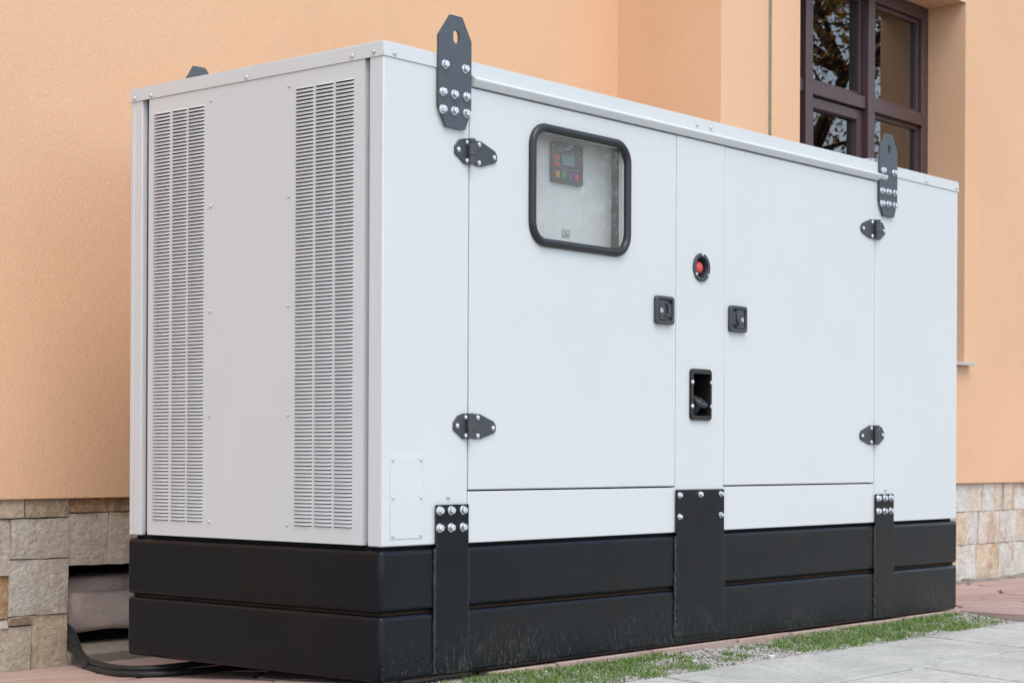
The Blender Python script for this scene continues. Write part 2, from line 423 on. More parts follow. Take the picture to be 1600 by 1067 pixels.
x = .46                                           # the row of red stones showing as a thin step under the front face
while x < 3.49:
    w = min(rnd.uniform(.28, .55), 3.5-x)
    k = rnd.random(); flag([(x, -.022+rnd.uniform(-.004,.004)), (x+w, -.022+rnd.uniform(-.004,.004)), (x+w, .25), (x, .25)] if x > .8 else [(x,-.02),(x+w,-.022),(x+w,.06),(x,.06)], (.34+.09*k, .245+.06*k, .21+.055*k), .05)
    x += w

# concrete pavement of big ribbed slabs
o = MB().box(-7, 14, -6.0, -.313, -.15, -.05).build('pavement', M['mortar'], smooth=False); struct(o); pavement = o
def slab(x0, x1, y0, y1):
    sh = lambda y: -(y+.31)*-.30
    j = [rnd.uniform(-.0025, .0025) for _ in range(4)]; g = .011
    m = MB(); q = [(x0+g, y1), (x1-g, y1), (x1-g, y0), (x0+g, y0)]
    pts = [(px+sh(py), py) for px, py in q]
    pts = [(px, py-g if py == y1 else py+g) for px, py in pts]
    m.v = [(a, b, -.09) for a, b in pts] + [(a, b, -.03+dz) for (a, b), dz in zip(pts, j)]
    m.f = [(0,1,2,3),(7,6,5,4),(0,4,5,1),(1,5,6,2),(2,6,7,3),(3,7,4,0)]; m.mi = [0]*6
    o = m.build('slab', M['concrete'], pavement, bevel=.006, seg=2)
    k = rnd.uniform(-.055, .04); o.color = (.55+k, .55+k, .52+k, 1)
rows = [(-.80, -.313, [-3.4, -2.5, -1.65, -.80, .05, .90, 1.75, 2.595, 3.08, 3.93, 4.78, 5.6, 6.5, 7.4, 8.3]),
        (-1.35, -.80, [-3.0, -2.0, -1.1, -.2, .80, 1.785, 2.63, 3.5, 4.4, 5.3, 6.2, 7.1, 8.0]),
        (-1.95, -1.35, [-3.4, -2.4, -1.5, -.6, .3, 1.2, 2.1, 3.0, 3.9, 4.8, 5.7, 6.6, 7.5]),
        (-2.55, -1.95, [-3.0, -2.0, -1.1, -.2, .7, 1.6, 2.5, 3.4, 4.3, 5.2, 6.1, 7.0])]
for y0, y1, xs in rows:
    for a, b in zip(xs, xs[1:]): slab(a, b, y0, y1)

# narrow strip of gravelly soil with weeds between step and pavement
def soilz(x, y):
    k = min(1, max(0, (y+.24)/.20)); k = k*k*(3-2*k)
    return -.038+(.016+.006*math.sin(x*4.3)*math.sin(x*1.9+1))*k+.0015*math.sin(x*23)*math.sin(y*40)
m = MB(); NX, NY = 120, 12
for i in range(NX+1):
    for j in range(NY+1):
        xx = -2.2+5.69*i/NX; yy = -.318+(.36)*j/NY
        m.v.append((xx, yy, soilz(xx, yy)+rnd.uniform(-.0012,.0012)))
for i in range(NX):
    for j in range(NY):
        a = i*(NY+1)+j; m.f.append((a, a+NY+1, a+NY+2, a+1)); m.mi.append(0)
struct(m.build('soil_strip', M['soil']))
def patch(x, y):
    return .5+.5*math.sin(x*3.1+1.3+2*math.sin(x*1.7))*math.cos(y*11+x*2.3)
def blades(n, seedv):
    rg = random.Random(seedv); m = MB(); tone = []
    cl = [(rg.uniform(.15, 3.46), rg.uniform(-.30, -.03), rg.uniform(.012, .05)) for _ in range(70)]
    cl += [(rg.uniform(1.95, 3.3), rg.uniform(-.26, -.04), rg.uniform(.04, .09)) for _ in range(80)] + [(rg.uniform(.0, 1.3), rg.uniform(-.20, -.02), rg.uniform(.02, .07)) for _ in range(60)]
    for _ in range(n):
        cx, cy, cr = rg.choice(cl); x = rg.gauss(cx, cr); y = rg.gauss(cy, cr*.6)
        if not (-.3 < x < 3.485 and -.309 < y < -.018): continue
        h = rg.uniform(.004, .018)*rg.uniform(.6, 1.3)*(1.5 if rg.random() < .06 else 1); a = rg.uniform(0, 6.28); w = rg.uniform(.0012, .0028)
        dx, dy = math.cos(a), math.sin(a); le = rg.uniform(.2, 1.1)*h; b = len(m.v); z = soilz(x, y)-.002
        m.v += [(x-dy*w, y+dx*w, z), (x+dy*w, y-dx*w, z), (x+dx*le*.4+dy*w*.8, y+dy*le*.4-dx*w*.8, z+h*.65), (x+dx*le*.4-dy*w*.8, y+dy*le*.4+dx*w*.8, z+h*.65), (x+dx*le, y+dy*le, z+h)]
        m.f += [(b, b+1, b+2, b+3), (b+3, b+2, b+4)]; m.mi += [0, 0]; t = min(1, max(0, rg.gauss(.48, .27))); tone += [t]*5
    o = m.build('grass', M['grass'], recalc=False, smooth=False, origin=(1.8, -.16, -.038))
    at = o.data.attributes.new('tone', 'FLOAT', 'POINT'); at.data.foreach_set('value', tone); struct(o, 'stuff')
blades(27000, 3)
def pebbles(n, seedv):
    rg = random.Random(seedv); m = MB()
    for _ in range(n):
        x, y = rg.uniform(-.2, 3.48), rg.uniform(-.308, -.03)
        r = rg.uniform(.002, .0055)*(2.2 if rg.random() < .012 else 1); b = len(m.v); z = soilz(x, y)+.001
        a = rg.uniform(0, 6)
        for dx, dy, dz in ((1,0,0),(0,1,0),(-1,0,0),(0,-1,0),(.3,.2,.75),(-.3,-.2,-.7)):
            xx, yy = dx*math.cos(a)-dy*math.sin(a), dx*math.sin(a)+dy*math.cos(a)
            m.v.append((x+xx*r*rg.uniform(.7,1.3), y+yy*r*rg.uniform(.7,1.3), z+dz*r))
        for q in ((0,1,4),(1,2,4),(2,3,4),(3,0,4),(1,0,5),(2,1,5),(3,2,5),(0,3,5)): m.f.append(tuple(b+i for i in q)); m.mi.append(0)
    o = m.build('gravel', M['gravel'], recalc=False, smooth=False, origin=(1.8, -.16, -.034)); o.color = (.42, .40, .38, 1); struct(o, 'stuff')
pebbles(14000, 5)
m = MB()                                            # a few pale stone chips among the weeds
for i, (x, y) in enumerate(((1.30, -.16), (1.60, -.27), (1.45, -.12), (.72, -.2), (2.35, -.25))):
    r = .016 if i < 2 else .010; ang = i*1.3
    MBc = MB(); pts = [(x+r*math.cos(ang+k*1.05)*(1+.3*math.sin(k*2.1+i)), y+r*.7*math.sin(ang+k*1.05)) for k in range(6)]
    MBc.prism(pts, -.040, -.026, 'z'); oo = MBc.build('stone_chip', M['gravel'], bevel=.003); oo.color = (.66, .66, .64, 1)
    tag(oo, ['pale stone chip in the gravel below the broad black bracket', 'pale stone chip lying against the pavement edge', 'small pale chip close to the red step', 'small chip in the weeds near the corner bracket', 'small chip beside the pavement in the greener weeds'][i], 'stone', 'stone chips in the weed strip')

# ------------------------------------------------------------------ building
bld = thing('building', 'orange plastered building with stone plinth and brown window behind the generator', 'building', (3.463, 1.8, -.1))
W = MB(); XL, XC, XR, TOP = -4.0, 3.463, 10.5, 6.5
YL, YR, PL, PR = 1.8, 1.2, .481, .490
W.quad((XL,YL,PL),(XC,YL,PL),(XC,YL,TOP),(XL,YL,TOP)); W.quad((XL,YL+.3,PL),(XC,YL+.3,PL),(XC,YL,PL),(XL,YL,PL))
W.quad((XC,YL,PL),(XC,YR,PR),(XC,YR,TOP),(XC,YL,TOP))
def curve_strip(pts, z0, z1):
    for (xa, ya), (xb, yb) in zip(pts, pts[1:]): W.quad((xa,ya,z0),(xb,yb,z0),(xb,yb,z1),(xa,ya,z1))
J0, J1, OX0, OX1, OZ0, OZ1, YW = 3.888, 3.920, 4.156, 5.923, 1.175, 3.204, 1.47
leftp = [(XC, YR), (3.80, YR), (3.85, YR+.003), (3.875, YR+.007), (J0, YR+.012)]
rightp = [(J1, YR+.034), (3.935, YR+.022), (3.965, YR+.014), (4.01, YR+.007), (4.07, YR+.002), (OX0, YR)]
curve_strip(leftp, PR, TOP); curve_strip([(J0, YR+.012), (J0, YR+.06), (J1, YR+.06), (J1, YR+.034)], PR, TOP); curve_strip(rightp, PR, TOP)
W.quad((OX1,YR,PR),(XR,YR,PR),(XR,YR,TOP),(OX1,YR,TOP)); W.quad((OX0,YR,OZ1),(OX1,YR,OZ1),(OX1,YR,TOP),(OX0,YR,TOP)); W.quad((OX0,YR,PR),(OX1,YR,PR),(OX1,YR,OZ0),(OX0,YR,OZ0))
W.quad((OX0,YR,OZ0),(OX1,YR,OZ0),(OX1,YW+.1,OZ0),(OX0,YW+.1,OZ0)); W.quad((OX0,YW+.1,OZ1),(OX1,YW+.1,OZ1),(OX1,YR,OZ1),(OX0,YR,OZ1))
W.quad((OX1,YR,OZ0),(OX1,YW+.1,OZ0),(OX1,YW+.1,OZ1),(OX1,YR,OZ1)); W.quad((OX0,YW+.1,OZ0),(OX0,YR,OZ0),(OX0,YR,OZ1),(OX0,YW+.1,OZ1))
W.quad((XC,YR,PR),(XR,YR,PR),(XR,YR+.3,PR),(XC,YR+.3,PR)); W.quad((XC,YR,PR),(XC,YR+.3,PR),(XC+.3,YR+.3,PR),(XC+.3,YR,PR))
W.quad((XR,YR,PR),(XR,5,PR),(XR,5,TOP),(XR,YR,TOP)); W.quad((XL,5,PL),(XL,YL,PL),(XL,YL,TOP),(XL,5,TOP)); W.quad((XL,5,PL),(XR,5,PL),(XR,5,TOP),(XL,5,TOP))
W.quad((XL,YL,TOP),(XC,YL,TOP),(XC,5,TOP),(XL,5,TOP)); W.quad((XC,YR,TOP),(XR,YR,TOP),(XR,5,TOP),(XC,5,TOP))
W.build('wall', M['plaster'], bld, recalc=False, angle=50)
MB().box(J0+.0005, J1-.0005, YR+.014, YR+.055, PR+.002, TOP-.01).build('joint_seal', M['sealant'], bld)
# plinth core, with the vent opening left of the generator
YS, YSR = 1.82, 1.22
VX0, VX1, VZ1 = .283, .96, .235
c = MB(); c.box(XL, VX0-.004, YS+.022, YS+.5, -.2, PL+.01); c.box(VX0-.004, VX1, YS+.022, YS+.5, VZ1+.004, PL+.01); c.box(VX1, XC+.2, YS+.022, YS+.5, -.2, PL+.01)
c.box(VX0-.004, VX1, YS+.45, YS+.5, -.2, VZ1+.004)
c.build('plinth_core', M['mortar'], bld, smooth=False)
MB().box(XC+.022, XR, YSR+.022, YSR+.28, -.2, PR+.008).build('plinth_core', M['mortar'], bld, smooth=False)
def stone_block(x0, x1, z0, z1, y, tint, proud=None, axis='y'):
    g = .0015; x0 += g; x1 -= g; z0 += g; z1 -= g
    pr = rnd.uniform(-.006, .007) if proud is None else proud
    n = max(2, min(6, int((x1-x0)/.045))); k = max(2, min(6, int((z1-z0)/.045)))
    m = MB(); tx, tz = rnd.uniform(-.012, .012), rnd.uniform(-.02, .02)
    for j in range(k+1):
        for i in range(n+1):
            u, w = i/n, j/k; edge = i in (0, n) or j in (0, k)
            jx = rnd.uniform(-.002, .002) if i in (0, n) else rnd.uniform(-.008, .008); jz = rnd.uniform(-.002, .002) if j in (0, k) else rnd.uniform(-.008, .008)
            d = -pr+(u-.5)*tx*.5+(w-.5)*tz*.4+rnd.uniform(-.0028, .0028)+(.003 if edge else 0)
            m.v.append((x0+(x1-x0)*u+jx, y+d, z0+(z1-z0)*w+jz))
    for j in range(k):
        for i in range(n):
            a = j*(n+1)+i; m.f.append((a, a+1, a+n+2, a+n+1)); m.mi.append(0)
    ring = [i for i in range(n+1)] + [j*(n+1)+n for j in range(1, k+1)] + [k*(n+1)+i for i in range(n-1, -1, -1)] + [j*(n+1) for j in range(k-1, 0, -1)]
    b = len(m.v); m.v += [(m.v[i][0], y+.035, m.v[i][2]) for i in ring]
    for i in range(len(ring)):
        j = (i+1) % len(ring); m.f.append((ring[i], b+i, b+j, ring[j])); m.mi.append(0)
    if axis == 'x': m.v = [(XC+.022+(yy-y), -xx, zz) for xx, yy, zz in m.v]
    o = m.build('stone', M['stone'], bld, recalc=True, angle=28); o.color = (*tint, 1)
GREY, TAN, RUSTY, CREAM, PALE = (.54,.495,.425), (.58,.47,.335), (.40,.23,.11), (.76,.67,.55), (.76,.735,.69)  # one stone type; left shade and right brightness are put into the tints
left = [(-.20,.091,.414,.483,TAN),(.091,.278,.414,.483,(.38,.28,.175)),(.278,.480,.428,.483,RUSTY),(.480,.60,.428,.483,RUSTY),
        (-.17,.040,.217,.412,(.57,.51,.44)),(.040,.279,.271,.412,GREY),(.280,.456,.238,.427,(.56,.50,.41)),(.456,.70,.238,.427,(.50,.45,.385)),
        (-.20,.034,.066,.217,(.46,.27,.12)),(.034,.281,.073,.270,(.57,.53,.46)),(-.20,.034,.036,.066,GREY),(.034,.131,.042,.073,(.48,.47,.43)),
        (.131,.284,-.125,.073,(.56,.44,.30)),(-.17,.131,-.125,.040,(.58,.52,.41)),(.70,.96,.238,.483,GREY),(.60,.70,.428,.483,TAN)]
for a, b, z0, z1, t in left: stone_block(a, b, z0, z1, YS, t)
def courses(x0, x1, y, pl, tints, axis='y'):
    for z0, z1 in ((-.125, .138), (.138, .326), (.326, pl-.003)):
        x = x0
        while x < x1-.02:
            w = rnd.uniform(.12, .30); w = w if x+w < x1-.1 else x1-x
            k = rnd.uniform(.88, 1.1); t = rnd.choice(tints); stone_block(x, x+w, z0, z1, y, tuple(q*k for q in t), axis=axis); x += w
courses(-3.2, -.20, YS, PL, [GREY, TAN, (.46,.40,.32)])
courses(.96, 3.44, YS, PL, [GREY, TAN, (.46,.40,.32)])
courses(-YL+.03, -YR-.01, 0, PR, [TAN, CREAM], axis='x')
courses(3.485, 5.866, YSR, PR, [CREAM, PALE, TAN])
rowsR = [((.326, .4875), (5.866, 6.015, 6.20, 6.34, 6.483, 6.628, 6.80, 6.97)), ((.138, .326), (5.866, 6.001, 6.153, 6.426, 6.63, 6.753, 7.0)), ((-.085, .138), (5.866, 5.924, 6.131, 6.428, 6.755, 7.0))]
cl = [CREAM, (.76,.66,.54), (.76,.75,.71), (.76,.61,.44), (.75,.74,.69), (.77,.68,.59), PALE]
for (z0, z1), xs in rowsR:
    for i, (a, b) in enumerate(zip(xs, xs[1:])): stone_block(a, b, z0, z1, YSR, cl[(i+int(z1*10)) % 7], )
courses(7.0, 10.4, YSR, PR, [CREAM, PALE, (.65,.57,.46)])
m = MB()                                            # loose mortar at the foot of the right-hand plinth
for i in range(70):
    x = 4.2+i*.06; h = rnd.uniform(.008, .026); m.box(x+rnd.uniform(-.02,.02), x+.075, YSR-.045+rnd.uniform(-.015,.015), YSR+.02, -.1, gz(YSR)+h)
m.build('mortar_fillet', M['mortar'], bld, bevel=.006)
MB().prism([(YS-.005, -.13), (YS-.005, -.075), (YS+.03, -.060), (YS+.10, -.052), (YS+.44, -.05), (YS+.44, -.13)], VX0, VX1, 'x').build('vent_ledge', M['mortar'], bld, bevel=.006)
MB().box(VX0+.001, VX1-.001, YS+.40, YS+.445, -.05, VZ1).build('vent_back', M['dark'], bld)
# window sill
MB().prism([(YR-.045, OZ0-.022), (YR-.045, OZ0-.004), (YW-.06, OZ0+.012), (YW-.06, OZ0-.004), (YR-.040, OZ0-.010), (YR-.040, OZ0-.022)], OX0-.05, OX1+.055, 'x').build('window_sill', M['sillm'], bld, bevel=.001)
# window: the part is its outer frame; panes, mullions, transoms and the sash are its pieces
F0, F1 = 1.43, 1.53
fr = MB(); fr.box(OX0+.002, OX0+.065, F0, F1, OZ0+.012, OZ1-.002); fr.box(OX1-.075, OX1-.002, F0, F1, OZ0+.012, OZ1-.002)
fr.box(OX0+.065, OX1-.075, F0, F1, OZ1-.075, OZ1-.002); fr.box(OX0+.065, OX1-.075, F0, F1, OZ0+.012, OZ0+.085)
win = fr.build('window', M['frame'], bld, bevel=.004)
ML = [(4.555, 4.625), (5.20, 5.272)]
for a, b in ML: MB().box(a, b, F0-.022, F1, OZ0+.086, OZ1-.076).build('mullion', M['frame'], win, bevel=.004)
cols = [(OX0+.066, 4.554), (4.626, 5.199), (5.273, OX1-.076)]
TZ0, TZ1 = 2.522, 2.592
for a, b in cols: MB().box(a, b, F0-.008, F1, TZ0, TZ1).build('transom', M['frame'], win, bevel=.004)
# rebate beads round each fixed pane
for ci, (a, b) in enumerate(cols):
    for z0, z1, fixed in ((TZ1, OZ1-.076, True), (OZ0+.086, TZ0, ci != 1)):
        if fixed:
            q = .022; MB().ring([(a,z0),(b,z0),(b,z1),(a,z1)], [(a+q,z0+q),(b-q,z0+q),(b-q,z1-q),(a+q,z1-q)], F0+.022, F0+.06).build('glazing_bead', M['frame'], win, bevel=.003)
            MB().box(a+.006, b-.006, F0+.040, F0+.046, z0+.006, z1-.006).build('pane', M['glass_win'], win)
        else:
            q = .062; MB().ring([(a+.004,z0+.004),(b-.004,z0+.004),(b-.004,z1-.004),(a+.004,z1-.004)], [(a+q,z0+q),(b-q,z0+q),(b-q,z1-q),(a+q,z1-q)], F0+.012, F0+.075).build('sash', M['frame'], win, bevel=.005)
            MB().box(a+q-.008, b-q+.008, F0+.046, F0+.052, z0+q-.008, z1-q+.008).build('pane', M['glass_win'], win)
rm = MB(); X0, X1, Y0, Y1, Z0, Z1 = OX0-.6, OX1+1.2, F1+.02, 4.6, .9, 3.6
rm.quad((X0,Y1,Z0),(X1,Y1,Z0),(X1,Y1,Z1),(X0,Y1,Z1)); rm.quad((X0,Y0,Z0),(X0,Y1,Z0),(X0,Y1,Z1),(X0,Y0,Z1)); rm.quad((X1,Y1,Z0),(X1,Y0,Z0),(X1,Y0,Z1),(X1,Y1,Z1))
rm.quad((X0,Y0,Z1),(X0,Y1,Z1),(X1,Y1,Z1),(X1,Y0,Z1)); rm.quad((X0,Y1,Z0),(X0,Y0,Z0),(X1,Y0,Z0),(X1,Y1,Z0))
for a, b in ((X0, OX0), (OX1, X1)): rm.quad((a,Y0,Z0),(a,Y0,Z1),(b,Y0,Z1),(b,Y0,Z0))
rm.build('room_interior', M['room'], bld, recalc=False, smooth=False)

# cloth bundle stuffed in the vent opening
def pillow(x0, x1, y0, y1, z0, z1, seedv, n=22, k=12):
    rg = random.Random(seedv); ph = [rg.uniform(0, 6) for _ in range(6)]; m = MB()
    for i in range(n+1):
        u = i/n; xx = x0+(x1-x0)*u; e = min(1, (min(u, 1-u)*9)**.5+.25)
        for j in range(k):
            a = 2*math.pi*j/k; sx = abs(math.cos(a))**.22*(1 if math.cos(a) > 0 else -1); sz = abs(math.sin(a))**.30*(1 if math.sin(a) > 0 else -1)
            wob = 1+.06*math.sin(u*9+ph[0]+a)+.05*math.sin(u*17+ph[1]-2*a)
            m.v.append((xx, (y0+y1)/2+sx*(y1-y0)/2*e*wob, (z0+z1)/2+sz*(z1-z0)/2*min(1, e+.15)*(1+.05*math.sin(u*13+ph[2]))))
    for i in range(n):
        for j in range(k):
            jj = (j+1) % k; m.f.append((i*k+j, i*k+jj, (i+1)*k+jj, (i+1)*k+j)); m.mi.append(0)
    m.f.append(tuple(reversed(range(k)))); m.f.append(tuple(n*k+j for j in range(k))); m.mi += [0, 0]
    return m
cb = thing('cloth_bundle', 'folded mauve grey cloth stuffed into the low wall opening beside the generator', 'cloth', (.6, 2.0, -.05))
o = pillow(VX0+.012, VX1-.02, 1.875, 2.12, -.012, .142, 2).build('lower_fold', M['cloth'], cb, angle=80); o.modifiers.new('sub', 'SUBSURF').render_levels = 1
o = pillow(VX0+.008, VX1-.02, 1.905, 2.16, .118, .192, 4).build('upper_fold', M['cloth'], cb, angle=80); o.modifiers.new('sub', 'SUBSURF').render_levels = 1
MB().box(VX0+.05, VX1-.05, 1.98, 2.12, -.05, .0).build('packing_board', M['dark'], cb, bevel=.003)

# cables from the opening to under the base
def spline(P, n=10):
    P = [Vector(p) for p in P]; out = []
    for i in range(len(P)-1):
        p0, p1, p2, p3 = P[max(i-1,0)], P[i], P[i+1], P[min(i+2, len(P)-1)]
        for k in range(n):
            t = k/n; out.append(.5*((2*p1)+(-p0+p2)*t+(2*p0-5*p1+4*p2-p3)*t*t+(-p0+3*p1-3*p2+p3)*t**3))
    out.append(P[-1]); return out
base = [(.33,2.02,.03),(.318,1.90,.024),(.312,1.835,-.002),(.275,1.755,-.045),(.205,1.62,-.066),(.085,1.385,-.058),(-.01,1.15,-.045),(.03,1.02,-.038),(.22,.99,-.034),(.60,.97,-.034),(1.0,.9,-.032)]
lower = [(.318,2.02,.008),(.306,1.90,.004),(.298,1.832,-.022),(.258,1.745,-.066),(.190,1.60,-.0875),(.072,1.372,-.0745),(-.022,1.128,-.0605),(.038,.985,-.0525),(.25,.945,-.050),(.62,.90,-.0475),(1.0,.84,-.044)]
cab = tag(MB().tube(spline(base), .0105, 12).build('power_cable', M['cable']), 'black cable looping from the wall opening, the upper one with a taped sleeve', 'cable', 'cables under the generator')
sl_ = [Vector(p).lerp(Vector(q), .5) for p, q in zip(base, lower)][1:6]
sp_ = spline(sl_); sp_ = sp_[4:-6]
MB().tube(sp_, [.0205-.002*abs(math.sin(i*.9)) for i in range(len(sp_))], 12).build('sleeve', M['cable'], cab)
tag(MB().tube(spline(lower), .0105, 12).build('power_cable', M['cable']), 'black cable lying on the red paving beneath the other one', 'cable', 'cables under the generator')

# ------------------------------------------------------------------ generator set
gen = thing('generator_set', 'large white canopied diesel generator on a black steel base against the orange building', 'generator', (0, 0, 0))
L, D, H, ZW, ZC = 3.4635, 1.1218, 1.80, .382, 1.757
G = lambda mb, name, mat, **k: mb.build(name, M[mat] if isinstance(mat, str) else mat, gen, **k)
# bolt prototypes (shared meshes), facing -y; origin at the seat of the washer
def bolt_mesh(name, rw, rh, hh, dome=False):
    m = MB(); m.cyl((0,0,0), rw, rw, .0025, 16)
    if dome: m.dome((0,-.0025,0), rh, hh, 14, 3)
    else:
        m.cyl((0,-.0025,0), rw*.86, rw*.80, .0018, 16); m.cyl((0,-.0043,0), rh, rh*.96, hh-.001, 6, rot=.26); m.cyl((0,-.0043-hh+.001,0), rh*.96, rh*.78, .0012, 6, rot=.26)
    return m
class Bolt:
    def __init__(s, m, mat='zinc'): s.m = m; s.mat = mat; s.o = {}
    def put(s, parent, loc, rot=None, name='bolt', spin=None):
        if name not in s.o:
            o = s.m.build(name, M[s.mat], parent, origin=(0,0,0), angle=30); s.o[name] = o
            WLOC[o.name] = Vector(loc); o.location = Vector(loc)-WLOC[parent.name]
        else: o = dup(s.o[name], parent, loc)
        o.rotation_euler = (0, (spin if spin is not None else rnd.uniform(0, 6.28)), 0) if rot is None else rot
        return o
BIG = Bolt(bolt_mesh('bolt', .0132, .0104, .0095)); MID = Bolt(bolt_mesh('bolt', .0105, .0080, .007)); SMALL = Bolt(bolt_mesh('bolt', .0075, .0060, .004, True)); TINY = Bolt(bolt_mesh('screw', .0050, .0040, .003, True))
XROT = (0, 0, R(-90))                                # turns a -y facing bolt to face -x

# base: two stacked black box beams
for z0, z1 in ((0, .1875), (.1945, .372)):
    G(MB().box(-.004, L+.004, -.004, D+.004, z0, z1), 'base_beam', 'black', bevel=.014, seg=5)
G(MB().box(.012, L-.012, .010, D-.012, .18, .20), 'beam_seam', 'rust')
G(MB().box(.02, L-.02, .016, D-.016, .36, .392), 'base_gap_fill', 'dark')  # dark box filling the gap between canopy and base
for x in (.7, 2.6): G(MB().box(x, x+.22, .90, 1.06, gz(.98)-.004, .004), 'foot', 'dark', bevel=.004)

# inner lining: dark, behind louvres and doors; open compartment behind the door window
G(MB().box(.06, L-.03, .26, D-.03, .39, 1.745), 'inner_lining', 'dark')
G(MB().box(.06, .55, .03, .258, .39, 1.745), 'inner_lining', 'dark')
G(MB().box(1.30, 1.47, .03, .258, .39, 1.745), 'inner_lining', 'dark')
G(MB().box(1.64, L-.03, .03, .258, .39, 1.745), 'inner_lining', 'dark')
G(MB().box(.552, 1.298, .03, .258, .39, 1.25), 'inner_lining', 'dark')

# front skin
P0, P1 = 0.0, .022
def panel(name, x0, x1, z0, z1, bevel=.0022): return G(MB().box(x0, x1, P0, P1, z0, z1), name, 'white', bevel=bevel, seg=3)
# corner posts wrap round the corner
G(MB().prism([(0,0),(.3615,0),(.3615,.022),(.022,.022),(.022,.055),(0,.055)], ZW, ZC+.02, 'z'), 'corner_panel', 'white', bevel=.004, seg=3)
panel('corner_panel', 2.7675, L, ZW, ZC+.02)
panel('lower_panel', .3645, 1.4155, ZW, .5335); panel('lower_panel', 1.709, 2.7645, ZW, .5335)
# door with window
DX0, DX1, DZ0, DZ1 = .3655, 1.4145, .5385, 1.7225
door = G(MB().ring([(DX0,DZ0),(DX1,DZ0),(DX1,DZ1),(DX0,DZ1)], [(.660,1.308),(1.122,1.308),(1.122,1.638),(.660,1.638)], P0, P1), 'door', 'white', bevel=.0022, seg=3)
g = rrect(.648, 1.134, 1.297, 1.651, .062, 8)
MB().tube([(x, -.004, z) for x, z in g], .0135, 12, closed=True, up=(0,1,0)).build('window_gasket', M['rubber'], door)
MB().prism(rrect(.652, 1.130, 1.301, 1.647, .058, 6), .004, .008).build('window_pane', M['glass_door'], door)
g2 = G(MB().box(1.7095, 2.7635, P0, P1, .5385, 1.7225), 'door', 'white', bevel=.0022, seg=3)
door2 = g2
# centre post with openings for the stop button and the filler recess
cx0, cx1 = 1.4165, 1.7060
cp = MB()
n = 24; ring_o = [(1.562+.09*math.cos(2*math.pi*i/n+math.pi/4), 1.288+.09*math.sin(2*math.pi*i/n+math.pi/4)) for i in range(n)]
def sq_loop(cx, cz, hx, hz, n):
    out = []
    for i in range(n):
        a = 2*math.pi*i/n+math.pi/4; c_, s_ = math.cos(a), math.sin(a); k = 1/max(abs(c_), abs(s_)); out.append((cx+hx*c_*k, cz+hz*s_*k))
    return out
cir = lambda r: [(1.562+r*math.cos(2*math.pi*i/n+math.pi/4), 1.288+r*math.sin(2*math.pi*i/n+math.pi/4)) for i in range(n)]
sqa = [(cx0, 1.198), (cx1, 1.198), (cx1, 1.378), (cx0, 1.378)]
cp.ring(sq_loop((cx0+cx1)/2, 1.288, (cx1-cx0)/2, .09, n), cir(.040), P0, P1)
cp.box(cx0, cx1, P0, P1, 1.378, 1.7225)
cp.box(cx0, cx1, P0, P1, .945, 1.198)
cp.ring([(cx0,.752),(cx1,.752),(cx1,.945),(cx0,.945)], [(1.508,.775),(1.614,.775),(1.614,.926),(1.508,.926)], P0, P1)
cp.box(cx0, cx1, P0, P1, .5265, .752)
G(cp, 'centre_panel', 'white', smooth=False)
G(MB().box(cx0, cx1, P0+.001, P1, ZW, .5255), 'lower_panel', 'white')
# back and far end
G(MB().box(.022, L, D-.02, D, ZW, ZC+.02), 'back_panel', 'white', bevel=.002)
G(MB().box(L-.02, L-.0002, .0225, D-.0205, ZW, ZC+.02), 'end_panel', 'white')
G(MB().prism([(0,1.0645),(.022,1.0645),(.022,D-.0205),(0,D-.0205)], ZW, ZC+.02, 'z'), 'corner_panel', 'white', bevel=.003, seg=3)
G(MB().prism([(0,D-.0200),(0,D),(.0215,D),(.0215,D-.0200)], ZW, ZC+.02, 'z'), 'corner_strip', 'white', bevel=.003)
# groove backings beside the louvred panel
for a, b in ((.050, .080), (1.026, 1.066)): G(MB().box(.026, .032, a, b, ZW+.004, ZC), 'groove_strip', 'white')

# louvred end panel: sheet with real slots, a pressed hood over each
LY0, LY1 = .0745, 1.031
ycols = [(.117, .190), (.200, .272), (.282, .355), (.765, .839), (.848, .915), (.928, 1.005)]
PITCH = .01085; ZT = 1.709; NR = 118
sheet = MB(); xs = 0.0
zb = ZT-NR*PITCH
def yz(y0, y1, z0, z1): sheet.quad((xs,y0,z0),(xs,y1,z0),(xs,y1,z1),(xs,y0,z1))
edges = [LY0] + [q for c_ in ycols for q in c_] + [LY1]
for i in range(0, len(edges), 2): yz(edges[i], edges[i+1], zb, ZT)
yz(LY0, LY1, ZW+.003, zb); yz(LY0, LY1, ZT, ZC)
SLOT = .0077
for (a, b) in ycols:
    for r in range(NR):
        z1 = ZT-r*PITCH; yz(a, b, z1-PITCH, z1-SLOT)
sheet.quad((xs,LY0,ZW+.003),(xs,LY0,ZC),(.024,LY0,ZC),(.024,LY0,ZW+.003)); sheet.quad((xs,LY1,ZC),(xs,LY1,ZW+.003),(.024,LY1,ZW+.003),(.024,LY1,ZC)); sheet.quad((xs,LY0,ZW+.003),(.024,LY0,ZW+.003),(.024,LY1,ZW+.003),(xs,LY1,ZW+.003))
lp = G(sheet, 'louvre_panel', 'white', recalc=False, smooth=False, origin=(0, .55, ZW))
